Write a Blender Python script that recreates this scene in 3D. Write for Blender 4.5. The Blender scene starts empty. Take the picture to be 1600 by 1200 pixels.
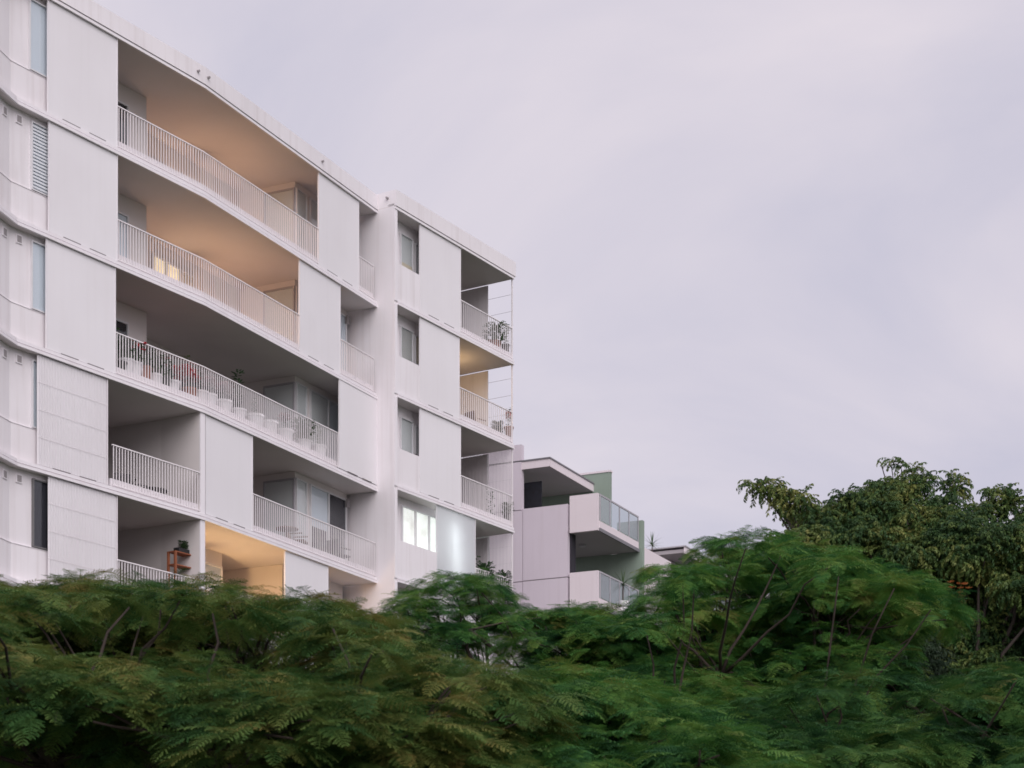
import bpy, math, random
from mathutils import Vector, Matrix

R = math.radians
sc = bpy.context.scene
col = sc.collection

# ------------------------------------------------------------------ camera, sky, sun, exposure
F, CX, HY, CAMZ = 2900.0, 800.0, 1500.0, 1.6      # focal length / horizon measured on the 1600 px photograph
cd = bpy.data.cameras.new('camera')
cam = bpy.data.objects.new('camera', cd); col.objects.link(cam)
cam.location = (0, 0, CAMZ); cam.rotation_euler = (R(90), 0, 0)
cd.sensor_width = 36; cd.lens = 36*F/1600; cd.shift_y = (HY-600)/1600
cd.clip_start = .3; cd.clip_end = 6000
cd.dof.use_dof = True; cd.dof.focus_distance = 60; cd.dof.aperture_fstop = 6.3
sc.camera = cam

SUN_AZ = Vector((.30, -.95, 0)).normalized(); SUN_EL = R(37)
w = bpy.data.worlds.new('World'); sc.world = w; w.use_nodes = True
nt = w.node_tree; nt.nodes.clear()
def N(t, **k):
    n = nt.nodes.new(t)
    for a, b in k.items(): setattr(n, a, b)
    return n
out = N('ShaderNodeOutputWorld')
sky = N('ShaderNodeTexSky', sky_type='NISHITA', sun_disc=False)
sky.sun_elevation = SUN_EL; sky.sun_rotation = math.atan2(SUN_AZ.x, SUN_AZ.y)
bg1 = N('ShaderNodeBackground'); bg1.inputs[1].default_value = .06
nt.links.new(sky.outputs[0], bg1.inputs[0])
tc = N('ShaderNodeTexCoord')
sep = N('ShaderNodeSeparateXYZ'); nt.links.new(tc.outputs['Generated'], sep.inputs[0])
zz = N('ShaderNodeMath', operation='ABSOLUTE'); nt.links.new(sep.outputs[2], zz.inputs[0])
za = N('ShaderNodeMath', operation='ADD'); za.inputs[1].default_value = .45; nt.links.new(zz.outputs[0], za.inputs[0])
dx = N('ShaderNodeMath', operation='DIVIDE'); nt.links.new(sep.outputs[0], dx.inputs[0]); nt.links.new(za.outputs[0], dx.inputs[1])
dy = N('ShaderNodeMath', operation='DIVIDE'); nt.links.new(sep.outputs[1], dy.inputs[0]); nt.links.new(za.outputs[0], dy.inputs[1])
cmb = N('ShaderNodeCombineXYZ'); nt.links.new(dx.outputs[0], cmb.inputs[0]); nt.links.new(dy.outputs[0], cmb.inputs[1])
no = N('ShaderNodeTexNoise'); no.inputs['Scale'].default_value = 2.8; no.inputs['Detail'].default_value = 6; no.inputs['Roughness'].default_value = .52
no.inputs['Distortion'].default_value = .5
nt.links.new(cmb.outputs[0], no.inputs['Vector'])
rp = N('ShaderNodeValToRGB'); nt.links.new(no.outputs[0], rp.inputs[0])
e = rp.color_ramp.elements
e[0].position = .34; e[0].color = (.412, .400, .480, 1)
e[1].position = .64; e[1].color = (.548, .505, .550, 1)
bg2 = N('ShaderNodeBackground'); bg2.inputs[1].default_value = 1.0
nt.links.new(rp.outputs[0], bg2.inputs[0])
mx = N('ShaderNodeMixShader'); mx.inputs[0].default_value = .94
nt.links.new(bg1.outputs[0], mx.inputs[1]); nt.links.new(bg2.outputs[0], mx.inputs[2])
nt.links.new(mx.outputs[0], out.inputs[0])

sd = bpy.data.lights.new('sun', 'SUN'); sd.energy = 1.5; sd.angle = R(58); sd.color = (1, .95, .95)
sun = bpy.data.objects.new('sun', sd); col.objects.link(sun)
sdir = SUN_AZ*math.cos(SUN_EL)+Vector((0, 0, math.sin(SUN_EL)))
sun.rotation_euler = (-sdir).to_track_quat('-Z', 'Y').to_euler(); sun.location = (20, -30, 40)

sc.view_settings.view_transform = 'Standard'; sc.view_settings.look = 'None'
sc.view_settings.exposure = .54; sc.view_settings.gamma = 1; sc.view_settings.use_curve_mapping = False
sc.cycles.max_bounces = 8; sc.cycles.transparent_max_bounces = 12
sc.cycles.use_denoising = True; sc.cycles.denoiser = 'OPENIMAGEDENOISE'; sc.cycles.denoising_input_passes = 'RGB_ALBEDO_NORMAL'
sc.cycles.denoising_prefilter = 'ACCURATE'; sc.cycles.use_adaptive_sampling = False; sc.cycles.sample_clamp_indirect = 4; sc.cycles.filter_width = 1.65

# ------------------------------------------------------------------ materials
def mat(name, base, rough=.6, noise=0, nscale=3.0, metal=0, spec=.4, bump=0, bscale=60, stain=0, rand=0, emit=None, estr=0,
        transl=0, alpha=1, cols=None, patch=0):
    m = bpy.data.materials.new(name); m.use_nodes = True
    t = m.node_tree; b = t.nodes['Principled BSDF']; L = t.links.new
    b.inputs['Roughness'].default_value = rough; b.inputs['Metallic'].default_value = metal
    b.inputs['Specular IOR Level'].default_value = spec; b.inputs['Alpha'].default_value = alpha
    def nd(ty, **k):
        n = t.nodes.new(ty)
        for a, v in k.items(): setattr(n, a, v)
        return n
    c = nd('ShaderNodeRGB'); c.outputs[0].default_value = (*base, 1); cur = c.outputs[0]
    geo = nd('ShaderNodeNewGeometry')
    if cols:
        oi = nd('ShaderNodeObjectInfo')
        cr = nd('ShaderNodeValToRGB'); els = cr.color_ramp.elements
        while len(els) < len(cols): els.new(.5)
        for el, (p, cc) in zip(els, cols): el.position = p; el.color = (*cc, 1)
        src = oi.outputs['Random']
        if patch:
            pn = nd('ShaderNodeTexNoise'); pn.inputs['Scale'].default_value = patch; pn.inputs['Detail'].default_value = 2
            L(geo.outputs['Position'], pn.inputs['Vector'])
            mr = nd('ShaderNodeMapRange'); mr.inputs[1].default_value = .32; mr.inputs[2].default_value = .68
            L(pn.outputs[0], mr.inputs[0])
            ad = nd('ShaderNodeMix'); ad.data_type = 'FLOAT'; ad.inputs[0].default_value = .5
            L(src, ad.inputs[2]); L(mr.outputs[0], ad.inputs[3]); src = ad.outputs[0]
        L(src, cr.inputs[0]); cur = cr.outputs[0]
    def mul(fac, dark):
        nonlocal cur
        mxn = nd('ShaderNodeMix'); mxn.data_type = 'RGBA'; mxn.blend_type = 'MULTIPLY'
        mxn.inputs[7].default_value = (*dark, 1); L(cur, mxn.inputs[6]); L(fac, mxn.inputs[0]); cur = mxn.outputs[2]
    if noise:
        n = nd('ShaderNodeTexNoise'); n.inputs['Scale'].default_value = nscale; n.inputs['Detail'].default_value = 6
        L(geo.outputs['Position'], n.inputs['Vector'])
        r = nd('ShaderNodeMapRange'); r.inputs[1].default_value = .35; r.inputs[2].default_value = .7; r.inputs[4].default_value = noise
        L(n.outputs[0], r.inputs[0]); mul(r.outputs[0], (.55, .5, .48))
    if stain:
        mp = nd('ShaderNodeMapping'); mp.inputs['Scale'].default_value = (2.6, 2.6, .12)
        L(geo.outputs['Position'], mp.inputs[0])
        n = nd('ShaderNodeTexNoise'); n.inputs['Scale'].default_value = 2.2; n.inputs['Detail'].default_value = 5
        L(mp.outputs[0], n.inputs['Vector'])
        r = nd('ShaderNodeMapRange'); r.inputs[1].default_value = .5; r.inputs[2].default_value = .78; r.inputs[4].default_value = stain
        L(n.outputs[0], r.inputs[0]); mul(r.outputs[0], (.6, .54, .5))
    L(cur, b.inputs['Base Color'])
    if bump:
        n = nd('ShaderNodeTexNoise'); n.inputs['Scale'].default_value = bscale; n.inputs['Detail'].default_value = 4
        L(geo.outputs['Position'], n.inputs['Vector'])
        bp = nd('ShaderNodeBump'); bp.inputs['Strength'].default_value = bump; bp.inputs['Distance'].default_value = .01
        L(n.outputs[0], bp.inputs['Height']); L(bp.outputs[0], b.inputs['Normal'])
    if emit:
        L(cur, b.inputs['Emission Color']); b.inputs['Emission Strength'].default_value = estr
    if transl:
        o = t.nodes['Material Output']; tr = nd('ShaderNodeBsdfTranslucent'); ms = nd('ShaderNodeMixShader')
        ms.inputs[0].default_value = transl; L(cur, tr.inputs[0]); L(b.outputs[0], ms.inputs[1]); L(tr.outputs[0], ms.inputs[2])
        L(ms.outputs[0], o.inputs[0])
    return m

def glass(name, tint, alpha):
    m = bpy.data.materials.new(name); m.use_nodes = True; t = m.node_tree; t.nodes.clear(); L = t.links.new
    o = t.nodes.new('ShaderNodeOutputMaterial'); g = t.nodes.new('ShaderNodeBsdfGlossy'); g.inputs['Roughness'].default_value = .03
    tr = t.nodes.new('ShaderNodeBsdfTransparent'); tr.inputs[0].default_value = (*tint, 1)
    fr = t.nodes.new('ShaderNodeLayerWeight'); fr.inputs[0].default_value = .5
    pw = t.nodes.new('ShaderNodeMath'); pw.operation = 'POWER'; pw.inputs[1].default_value = 4; L(fr.outputs['Facing'], pw.inputs[0])
    ad = t.nodes.new('ShaderNodeMath'); ad.operation = 'ADD'; ad.inputs[1].default_value = alpha; L(pw.outputs[0], ad.inputs[0])
    ms = t.nodes.new('ShaderNodeMixShader'); L(ad.outputs[0], ms.inputs[0]); L(tr.outputs[0], ms.inputs[1]); L(g.outputs[0], ms.inputs[2])
    L(ms.outputs[0], o.inputs[0]); return m

M = dict(
    plaster=mat('plaster', (.84, .80, .825), .75, noise=.12, nscale=.7, bump=.25, bscale=40, stain=.24),
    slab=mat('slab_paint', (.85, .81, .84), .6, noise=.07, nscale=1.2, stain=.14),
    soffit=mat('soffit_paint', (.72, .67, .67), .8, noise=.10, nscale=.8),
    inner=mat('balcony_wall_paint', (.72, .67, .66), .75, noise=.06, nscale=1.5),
    panel=mat('screen_panel', (.815, .788, .812), .5, noise=.10, nscale=.45, stain=.05),
    panel_thin=mat('perforated_screen_panel', (.80, .81, .83), .5, noise=.03, nscale=.5, transl=.45),
    white=mat('white_metal', (.84, .79, .81), .45, noise=.04, nscale=5),
    slot=mat('track_shadow_gap', (.16, .14, .15), .7, noise=.2, nscale=5),
    frame=mat('window_frame', (.70, .69, .71), .4, noise=.1, nscale=5),
    dframe=mat('dark_frame', (.16, .155, .16), .4, noise=.2, nscale=5),
    blind=mat('roller_blind', (.74, .76, .80), .8, noise=.05, nscale=2),
    wblind=mat('slat_blind', (.70, .68, .66), .7, noise=.05, nscale=2),
    cream=mat('cream_curtain', (.80, .68, .52), .8, noise=.25, nscale=7),
    dark=mat('dark_room', (.035, .032, .042), .9, noise=.2, nscale=2),
    tile=mat('balcony_floor', (.30, .26, .25), .6, noise=.2, nscale=3),
    vent=mat('vent_metal', (.36, .33, .34), .6, noise=.2, nscale=9),
    lilac=mat('lilac_render', (.66, .59, .65), .8, noise=.08, nscale=.6, bump=.2, bscale=40, stain=.12),
    pale=mat('pale_render', (.78, .70, .73), .8, noise=.08, nscale=.6, bump=.2, bscale=40, stain=.10),
    green=mat('sage_green_render', (.27, .335, .28), .85, noise=.15, nscale=.7, bump=.2, bscale=40, stain=.15),
    grey=mat('grey_metal', (.42, .40, .43), .45, noise=.1, nscale=4),
    roof=mat('roof_sheet', (.20, .19, .21), .5, noise=.2, nscale=3),
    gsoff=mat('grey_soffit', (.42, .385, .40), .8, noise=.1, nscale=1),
    bark=mat('bark', (.045, .032, .026), .9, noise=.5, nscale=14, bump=.6, bscale=30),
    barkg=mat('grey_bark', (.10, .08, .07), .9, noise=.5, nscale=10, bump=.6, bscale=30),
    pot=mat('white_pot', (.80, .78, .80), .5, noise=.06, nscale=9),
    tpot=mat('terracotta_pot', (.30, .12, .08), .8, noise=.2, nscale=9),
    dpot=mat('black_pot', (.02, .02, .022), .5, noise=.2, nscale=9),
    soil=mat('soil', (.03, .02, .015), .95, noise=.4, nscale=20),
    leaf=mat('pot_leaf', (.04, .075, .03), .5, cols=[(0, (.055, .11, .05)), (1, (.12, .19, .075))], noise=.3, nscale=20, transl=.25),
    red=mat('red_petal', (.80, .03, .06), .5, noise=.2, nscale=20),
    pink=mat('pink_petal', (.70, .55, .56), .5, noise=.2, nscale=20),
    orange=mat('orange_petal', (.50, .17, .06), .5, noise=.2, nscale=20, transl=.3),
    wood=mat('shelf_wood', (.30, .10, .045), .6, noise=.4, nscale=8),
    dfurn=mat('dark_outdoor_fabric', (.035, .03, .034), .7, noise=.2, nscale=12),
    rattan=mat('tan_rattan', (.25, .155, .11), .7, noise=.4, nscale=25),
    glassp=glass('clear_glass', (.96, .98, .99), .04),
    glassb=glass('balcony_glass', (.80, .86, .88), .16),
    glassd=glass('tinted_window_glass', (.84, .88, .90), .08),
    mesh=mat('dark_mesh_screen', (.012, .013, .02), .8, noise=.9, nscale=6),
    bulb=mat('lit_shade', (.9, .8, .6), .5, emit=(1, .60, .28), estr=3, noise=.02),
    bulbw=mat('lit_tube', (.9, .95, .92), .5, emit=(.92, 1, .95), estr=6, noise=.02),
    litroom=mat('lit_curtain', (1, .80, .52), .8, emit=(1, .80, .48), estr=.55, noise=.5, nscale=3),
    litwhite=mat('lit_sheer_curtain', (.97, .97, .90), .8, emit=(.90, .97, .90), estr=.46, noise=.55, nscale=2.2, stain=.5),
    frond=mat('poinciana_leaf', (.05, .09, .03), .6, spec=.08, transl=.32, patch=1.3,
              cols=[(0, (.022, .070, .036)), (.3, (.052, .165, .050)), (.5, (.110, .270, .062)), (.72, (.195, .315, .070)), (1, (.29, .25, .085))]),
    frondo=mat('olive_poinciana_leaf', (.05, .08, .03), .6, spec=.08, transl=.32, patch=1.6,
              cols=[(0, (.028, .070, .030)), (.3, (.064, .155, .046)), (.5, (.140, .225, .060)), (.72, (.220, .250, .070)), (1, (.30, .20, .070))]),
    figleaf=mat('fig_leaf', (.04, .06, .03), .45, spec=.2, transl=.18, patch=.9,
              cols=[(0, (.018, .046, .021)), (.4, (.046, .098, .032)), (.66, (.115, .170, .046)), (1, (.28, .28, .085))]),
    shaded_shrubleaf=mat('shaded_shrub_leaf', (.03, .045, .025), .6, spec=.12, cols=[(0, (.012, .024, .014)), (.6, (.022, .040, .020)), (1, (.04, .058, .026))], patch=1.5),  # near-black leaves: shade under and between the crowns put into the colour
    frond_shaded=mat('shaded_poinciana_leaf', (.05, .09, .03), .6, spec=.08, transl=.30, patch=1.3, cols=[(0, (.022, .068, .034)), (.35, (.046, .135, .044)), (.6, (.090, .205, .052)), (.85, (.150, .235, .056)), (1, (.22, .19, .065))]),  # poinciana palette darkened, shade on the lower right tree put into the colour
    ground=mat('ground_grass', (.05, .07, .035), .9, noise=.6, nscale=2, bump=.5, bscale=8),
)

# ------------------------------------------------------------------ helpers
class MB:
    def __init__(s): s.v = []; s.f = []
    def quad(s, a, b, c, d):
        i = len(s.v); s.v += [a, b, c, d]; s.f.append((i, i+1, i+2, i+3))
    def hexa(s, p):                       # 4 bottom, 4 top (same winding)
        i = len(s.v); s.v += p
        for q in ((3, 2, 1, 0), (4, 5, 6, 7), (0, 1, 5, 4), (1, 2, 6, 5), (2, 3, 7, 6), (3, 0, 4, 7)):
            s.f.append(tuple(i+k for k in q))
    def ribbon(s, front, back, z0, z1):   # closed prism between two horizontal polylines
        n = len(front); i = len(s.v)
        for z in (z0, z1):
            for p in front: s.v.append((p[0], p[1], z))
            for p in back: s.v.append((p[0], p[1], z))
        fb, bb, ft, bt = i, i+n, i+2*n, i+3*n
        for k in range(n-1):
            s.f += [(fb+k, fb+k+1, ft+k+1, ft+k), (bb+k+1, bb+k, bt+k, bt+k+1),
                    (ft+k, ft+k+1, bt+k+1, bt+k), (fb+k+1, fb+k, bb+k, bb+k+1)]
        s.f += [(fb, ft, bt, bb), (fb+n-1, bb+n-1, bt+n-1, ft+n-1)]
    def cyl(s, a, b, r0, r1, n=8, cap=True):
        a, b = Vector(a), Vector(b); d = (b-a)
        if d.length < 1e-6: return
        q = d.to_track_quat('Z', 'Y'); i = len(s.v)
        for p, r in ((a, r0), (b, r1)):
            for k in range(n):
                s.v.append(tuple(p+q@Vector((r*math.cos(2*math.pi*k/n), r*math.sin(2*math.pi*k/n), 0))))
        for k in range(n): s.f.append((i+k, i+(k+1) % n, i+n+(k+1) % n, i+n+k))
        if cap: s.f += [tuple(i+n-1-k for k in range(n)), tuple(i+n+k for k in range(n))]
    def tube(s, pts, rad, n=7):
        i = len(s.v); m = len(pts); pts = [Vector(p) for p in pts]
        for j, p in enumerate(pts):
            d = pts[min(j+1, m-1)]-pts[max(j-1, 0)]; q = d.to_track_quat('Z', 'Y')
            for k in range(n):
                s.v.append(tuple(p+q@Vector((rad[j]*math.cos(2*math.pi*k/n), rad[j]*math.sin(2*math.pi*k/n), 0))))
        for j in range(m-1):
            for k in range(n):
                a = i+j*n; s.f.append((a+k, a+(k+1) % n, a+n+(k+1) % n, a+n+k))
        s.f += [tuple(i+n-1-k for k in range(n)), tuple(i+(m-1)*n+k for k in range(n))]
    def lathe(s, prof, c=(0, 0, 0), n=14):
        i = len(s.v)
        for r, z in prof:
            for k in range(n): s.v.append((c[0]+r*math.cos(2*math.pi*k/n), c[1]+r*math.sin(2*math.pi*k/n), c[2]+z))
        for j in range(len(prof)-1):
            for k in range(n):
                a = i+j*n; s.f.append((a+k, a+(k+1) % n, a+n+(k+1) % n, a+n+k))
    def mesh(s, name, m, off=(0, 0, 0), smooth=False):
        me = bpy.data.meshes.new(name)
        me.from_pydata([(v[0]-off[0], v[1]-off[1], v[2]-off[2]) for v in s.v], [], s.f)
        if m: me.materials.append(m)
        if smooth:
            for p in me.polygons: p.use_smooth = True
        me.update(); return me

def world_loc(o):
    v = Vector((0, 0, 0))
    while o is not None: v = v+Vector(o.location); o = o.parent
    return v
def part(name, mb, m, parent=None, kind=None, label=None, smooth=False):   # mb in world coordinates
    off = world_loc(parent) if parent else (0, 0, 0)
    o = bpy.data.objects.new(name, mb.mesh(name, m, off, smooth)); col.objects.link(o); o.parent = parent
    if kind: o['kind'] = kind
    if label: o['label'] = label
    return o
def inst(name, me, parent, loc, rot=(0, 0, 0), scale=1):
    o = bpy.data.objects.new(name, me); col.objects.link(o); o.parent = parent
    o.location = Vector(loc)-(world_loc(parent) if parent else Vector((0, 0, 0)))
    o.rotation_euler = rot; o.scale = (scale,)*3 if not hasattr(scale, '__len__') else scale
    return o
def thing(name, label, cat, loc, group=None, rot=0):
    o = bpy.data.objects.new(name, None); col.objects.link(o); o.location = loc; o.rotation_euler = (0, 0, rot)
    o.empty_display_size = .3
    o['label'] = label; o['category'] = cat
    if group: o['group'] = group
    return o
def P3(px, py, Y): return Vector(((px-CX)/F*Y, Y, CAMZ+(HY-py)/F*Y))

class Path:                               # a facade line on the ground plan; s runs along it, v is outward
    def __init__(s, pts):
        s.p = [Vector(p) for p in pts]; s.d = []; s.n = []; s.S = [0]
        for a, b in zip(s.p, s.p[1:]):
            d = (b-a); s.S.append(s.S[-1]+d.length); d.normalize(); s.d.append(d); s.n.append(Vector((d.y, -d.x)))
    def seg(s, t):
        for i in range(len(s.d)):
            if t <= s.S[i+1]+1e-6: return i
        return len(s.d)-1
    def pt(s, t, v=0):
        i = s.seg(t); return s.p[i]+s.d[i]*(t-s.S[i])+s.n[i]*v
    def line(s, s0, s1, v):
        r = [s.pt(s0+1e-4, v)]
        for i in range(1, len(s.p)-1):
            if s0+.02 < s.S[i] < s1-.02:
                n1, n2 = s.n[i-1], s.n[i]; r.append(s.p[i]+(n1+n2)*(v/(1+n1.dot(n2))))
        r.append(s.pt(s1, v)); return r
    def s_at(s, px, v=0):                 # where the sight line through px meets the line offset by v
        k = (px-CX)/F; best = None
        for i in range(len(s.d)):
            o = s.p[i]+s.n[i]*v; d = s.d[i]
            t = (k*o.y-o.x)/(d.x-k*d.y); sc_ = s.S[i]+t
            over = max(s.S[i]-sc_, sc_-s.S[i+1], 0)
            if best is None or over < best[0]: best = (over, sc_)
        return best[1]
    def z_at(s, py, t, v=0): return CAMZ+(HY-py)/F*s.pt(t, v).y
    def rib(s, mb, s0, s1, v0, v1, z0, z1):
        mb.ribbon(s.line(s0, s1, v1), s.line(s0, s1, v0), z0, z1)

# ------------------------------------------------------------------ ground
g = MB(); g.quad((-1500, -400, 0), (1500, -400, 0), (1500, 3000, 0), (-1500, 3000, 0))
part('ground', g, M['ground'])['kind'] = 'structure'

# ------------------------------------------------------------------ white apartment building
ZB = [24.34+CAMZ, 21.27+CAMZ, 18.27+CAMZ, 15.27+CAMZ, 12.28+CAMZ, 9.28+CAMZ, 6.28+CAMZ, 3.28+CAMZ, .28+CAMZ]   # undersides of roof and floor slabs
TH = .17
K1 = Vector((-12.32, 46.1)); K0 = K1-Vector((.225, .974))*7
K2 = Vector((-8.61, 51.8)); E = Vector((-4.43, 60.48))
WL = Vector((-3.813, 60.1)); WR = Vector((.046, 66.35))
A = Path([K0, K1, K2, E])
W = Path([WL, WR])
base = Vector((-6, 60, 0))
bld = thing('apartment_building', 'tall white curved apartment building with long balconies and sliding screen panels', 'building', base)
S_E = A.S[3]; SW = W.S[1]
px = A.s_at; wx = W.s_at
rnd = random.Random(3)

def slab(path, s0, s1, zb, depth, roof=False, i=0, e0=0, e1=0):
    m = MB(); path.rib(m, s0, s1, -depth, 0, zb+.002, zb+TH-.002)
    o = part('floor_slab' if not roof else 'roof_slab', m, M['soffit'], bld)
    m = MB(); path.rib(m, s0-e0, s1+e1, .002, .055, zb-.012, zb+.062)
    part('drip_edge', m, M['slab'], o)
    if not roof:
        m = MB(); path.rib(m, s0-e0, s1+e1, .002, .03, zb+.092, zb+TH+.004)
        m2 = MB(); path.rib(m2, s0, s1, -3.9, -.2, zb+TH-.0015, zb+TH+.003); part('floor_finish', m2, M['tile'], o)
        part('slab_edge', m, M['slab'], o)
    return o
for k in range(9):
    slab(A, 0, S_E-.005, ZB[k], 7.5, k == 0)
    slab(W, .14 if k else 0, SW, ZB[k], 6.0, k == 0)
# parapets
m = MB(); A.rib(m, 0, S_E-.004, -.25, .075, ZB[0]+.085, ZB[0]+.56)
part('parapet', m, M['plaster'], bld)
m = MB(); W.rib(m, -.0, SW+.06, -.25, .075, ZB[0]+.085, ZB[0]+.60)
wn = W.n[0]; wd = W.d[0]
a0, a1 = WL+wn*(-.252), WL+wn*(-6)
m.ribbon([a0+wd*.0, a1+wd*.0], [a0+wd*.25, a1+wd*.25], ZB[0]+.10, ZB[0]+.60)
part('parapet', m, M['plaster'], bld)
# roof overflow spouts with their dark outlets
for pxx, pyy in ((309, 111), (325, 121), (503, 252)):
    s_ = px(pxx, .08); c = A.pt(s_, .075); z = A.z_at(pyy, s_, .08); n_ = A.n[A.seg(s_)]
    m = MB(); m.cyl((c.x, c.y, z), (c.x+n_.x*.07, c.y+n_.y*.07, z-.01), .035, .035, 10)
    part('overflow_spout', m, M['vent'], bld)
c = WL-wn*.25; m = MB(); z_ = ZB[0]+.38
m.cyl((c.x-wd.x*.0, c.y-wd.y*.0, z_), (c.x-wd.x*.09, c.y-wd.y*.09, z_-.01), .04, .04, 10); part('overflow_spout', m, M['vent'], bld)
# side wall of the wing (faces left) and the rear of the building
m = MB(); m.ribbon([WL+wd*.0, WL-wn*7+wd*.0], [WL+wd*.14, WL-wn*7+wd*.14], 0, ZB[0]+.083)
part('side_wall', m, M['plaster'], bld)
m = MB(); A.rib(m, 0, S_E+2.5, -7.8, -7.52, 0, ZB[0]+.3); W.rib(m, .2, SW, -6.3, -6.02, 0, ZB[0]+.3)
part('rear_wall', m, M['plaster'], bld)
m = MB(); q0 = A.pt(0.001, -.3); q1 = A.pt(.001, -7.5); q2 = A.pt(.2, -7.5); q3 = A.pt(.2, -.3)
m.hexa([(q.x, q.y, 0) for q in (q0, q3, q2, q1)]+[(q.x, q.y, ZB[0]) for q in (q0, q3, q2, q1)])
part('end_wall', m, M['plaster'], bld)

def window(path, s0, s1, v, z0, z1, panes=1, fill='blind', fm='frame', name='window', bar=.045, fillz=None):
    """frame standing proud of the wall at v, glass in it, blind or curtain behind the glass"""
    m = MB()
    path.rib(m, s0, s1, v, v+.07, z0, z0+bar); path.rib(m, s0, s1, v, v+.07, z1-bar, z1)
    wdt = (s1-s0)/panes
    for j in range(panes+1):
        c = s0+j*wdt; a = max(s0, c-bar/2 if 0 < j < panes else (c if j == 0 else c-bar)); b = a+bar
        path.rib(m, a, b, v, v+.07, z0+bar, z1-bar)
    fr = part(name, m, M[fm], bld)
    for j in range(panes):
        a, b = s0+j*wdt+bar, s0+(j+1)*wdt-bar
        m = MB(); path.rib(m, a-.01, b+.01, v+.035, v+.043, z0+bar, z1-bar); part('pane', m, M['glassp'], fr)
        f = fill if isinstance(fill, str) else fill[j]
        fz = z0+bar if fillz is None else z0+bar+(z1-z0)*fillz
        if f == 'slats':
            m = MB(); z = z0+bar+.02
            while z < z1-bar-.03:
                path.rib(m, a, b, v+.012, v+.026, z, z+.035); z += .055
            part('slat_blind', m, M['wblind'], fr, kind='stuff')
            m = MB(); path.rib(m, a, b, v+.001, v+.006, z0+bar, z1-bar); part('backing', m, M['cream'], fr)
        else:
            m = MB(); path.rib(m, a, b, v+.006, v+.018, fz, z1-bar); part('blind' if f != 'dark' else 'dark_room', m, M[f], fr)
            if fillz is not None:
                m = MB(); path.rib(m, a, b, v+.001, v+.004, z0+bar, fz); part('dark_room', m, M['dark'], fr)
    return fr

# --- left blank wall, recessed under the slabs, with ledge, vents and a slim window
sw = px(74, -.3)
for k in range(1, 9):
    z0, z1 = ZB[k]+TH, ZB[k-1]
    led = z0+.93
    right = px(160, -.3)
    m = MB(); A.rib(m, 0.2, right, -.45, -.16, z0, led); part('lower_wall', m, M['plaster'], bld)
    m = MB(); A.rib(m, 0.2, right, -.45, -.20, led+.012, z1); 
    o = part('upper_wall', m, M['plaster'], bld)
    l0 = px({1: 47, 2: 50, 3: 50, 4: 51, 5: 52}.get(k, 52), -.13)
    l1 = l0+1.75
    window(A, l0, l1, -.199, led+.03, z1-.14, 1, {1: 'blind', 2: 'blind', 3: 'blind', 4: 'blind', 5: 'dark'}.get(k, 'blind'),
           'frame' if k != 5 else 'dframe', bar=.035)
    if k == 2:
        m = MB(); z = led+.1
        while z < z1-.2: A.rib(m, l0+.04, l1-.04, -.150, -.140, z, z+.05); z += .085
        part('slat_blind', m, M['blind'], bld, kind='stuff')
    m = MB(); A.rib(m, 0.2, right, -.30, -.145, led, led+.012); part('ledge', m, M['slab'], o)
    for vx in ((7, 29.5) if k > 1 else ()):
        s_ = px(vx, -.19); zt = z1-.13 if vx > 20 else z1-.15
        m = MB(); A.rib(m, s_-.1, s_+.1, -.199, -.17, zt-.22, zt)
        vo = part('air_vent', m, M['slab'], bld)
        m = MB(); A.rib(m, s_-.07, s_+.07, -.169, -.163, zt-.19, zt-.03); part('vent_grille', m, M['vent'], vo)

# --- screens
def screen(path, s0, s1, k, v=-.05, ribbed=False, slots=True, mt='panel'):
    z0, z1 = ZB[k]+TH+.03, ZB[k-1]-.015
    if not ribbed:
        m = MB(); path.rib(m, s0, s1, v, v+.035, z0, z1)
        o = part('screen_panel', m, M[mt], bld)
        for ea in (s0, s1-.03):                     # thin folded edges
            m = MB(); path.rib(m, ea, ea+.03, v+.036, v+.048, z0, z1); part('folded_edge', m, M['panel'], o)
    else:
        m = MB(); path.rib(m, s0, s1, v, v+.012, z0, z1); o = part('screen_panel', m, M['panel'], bld, label='finely ribbed white screen panel')
        m = MB(); n = int((s1-s0)/.055)
        for i in range(n):
            a = s0+.02+i*(s1-s0-.06)/n; path.rib(m, a, a+.024, v+.013, v+.034, z0+.01, z1-.01)
        part('rib', m, M['panel'], o, kind='stuff')
        m = MB()
        for i in range(1, 4):
            z = z0+(z1-z0)*i/4; path.rib(m, s0, s1, v+.035, v+.038, z-.007, z+.007)
        path.rib(m, s1-.035, s1, v+.035, v+.04, z0, z1)
        part('cross_rail', m, M['white'], o)
    if slots:
        L_ = s1-s0
        for a, b in ((.2, .45), (.58, .82)):
            m = MB(); path.rib(m, s0+a*L_, s0+b*L_, v+.05, v+.057, ZB[k]+TH+.012, ZB[k]+TH+.04)
            part('track_slot', m, M['slot'], o)
    return o

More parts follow.
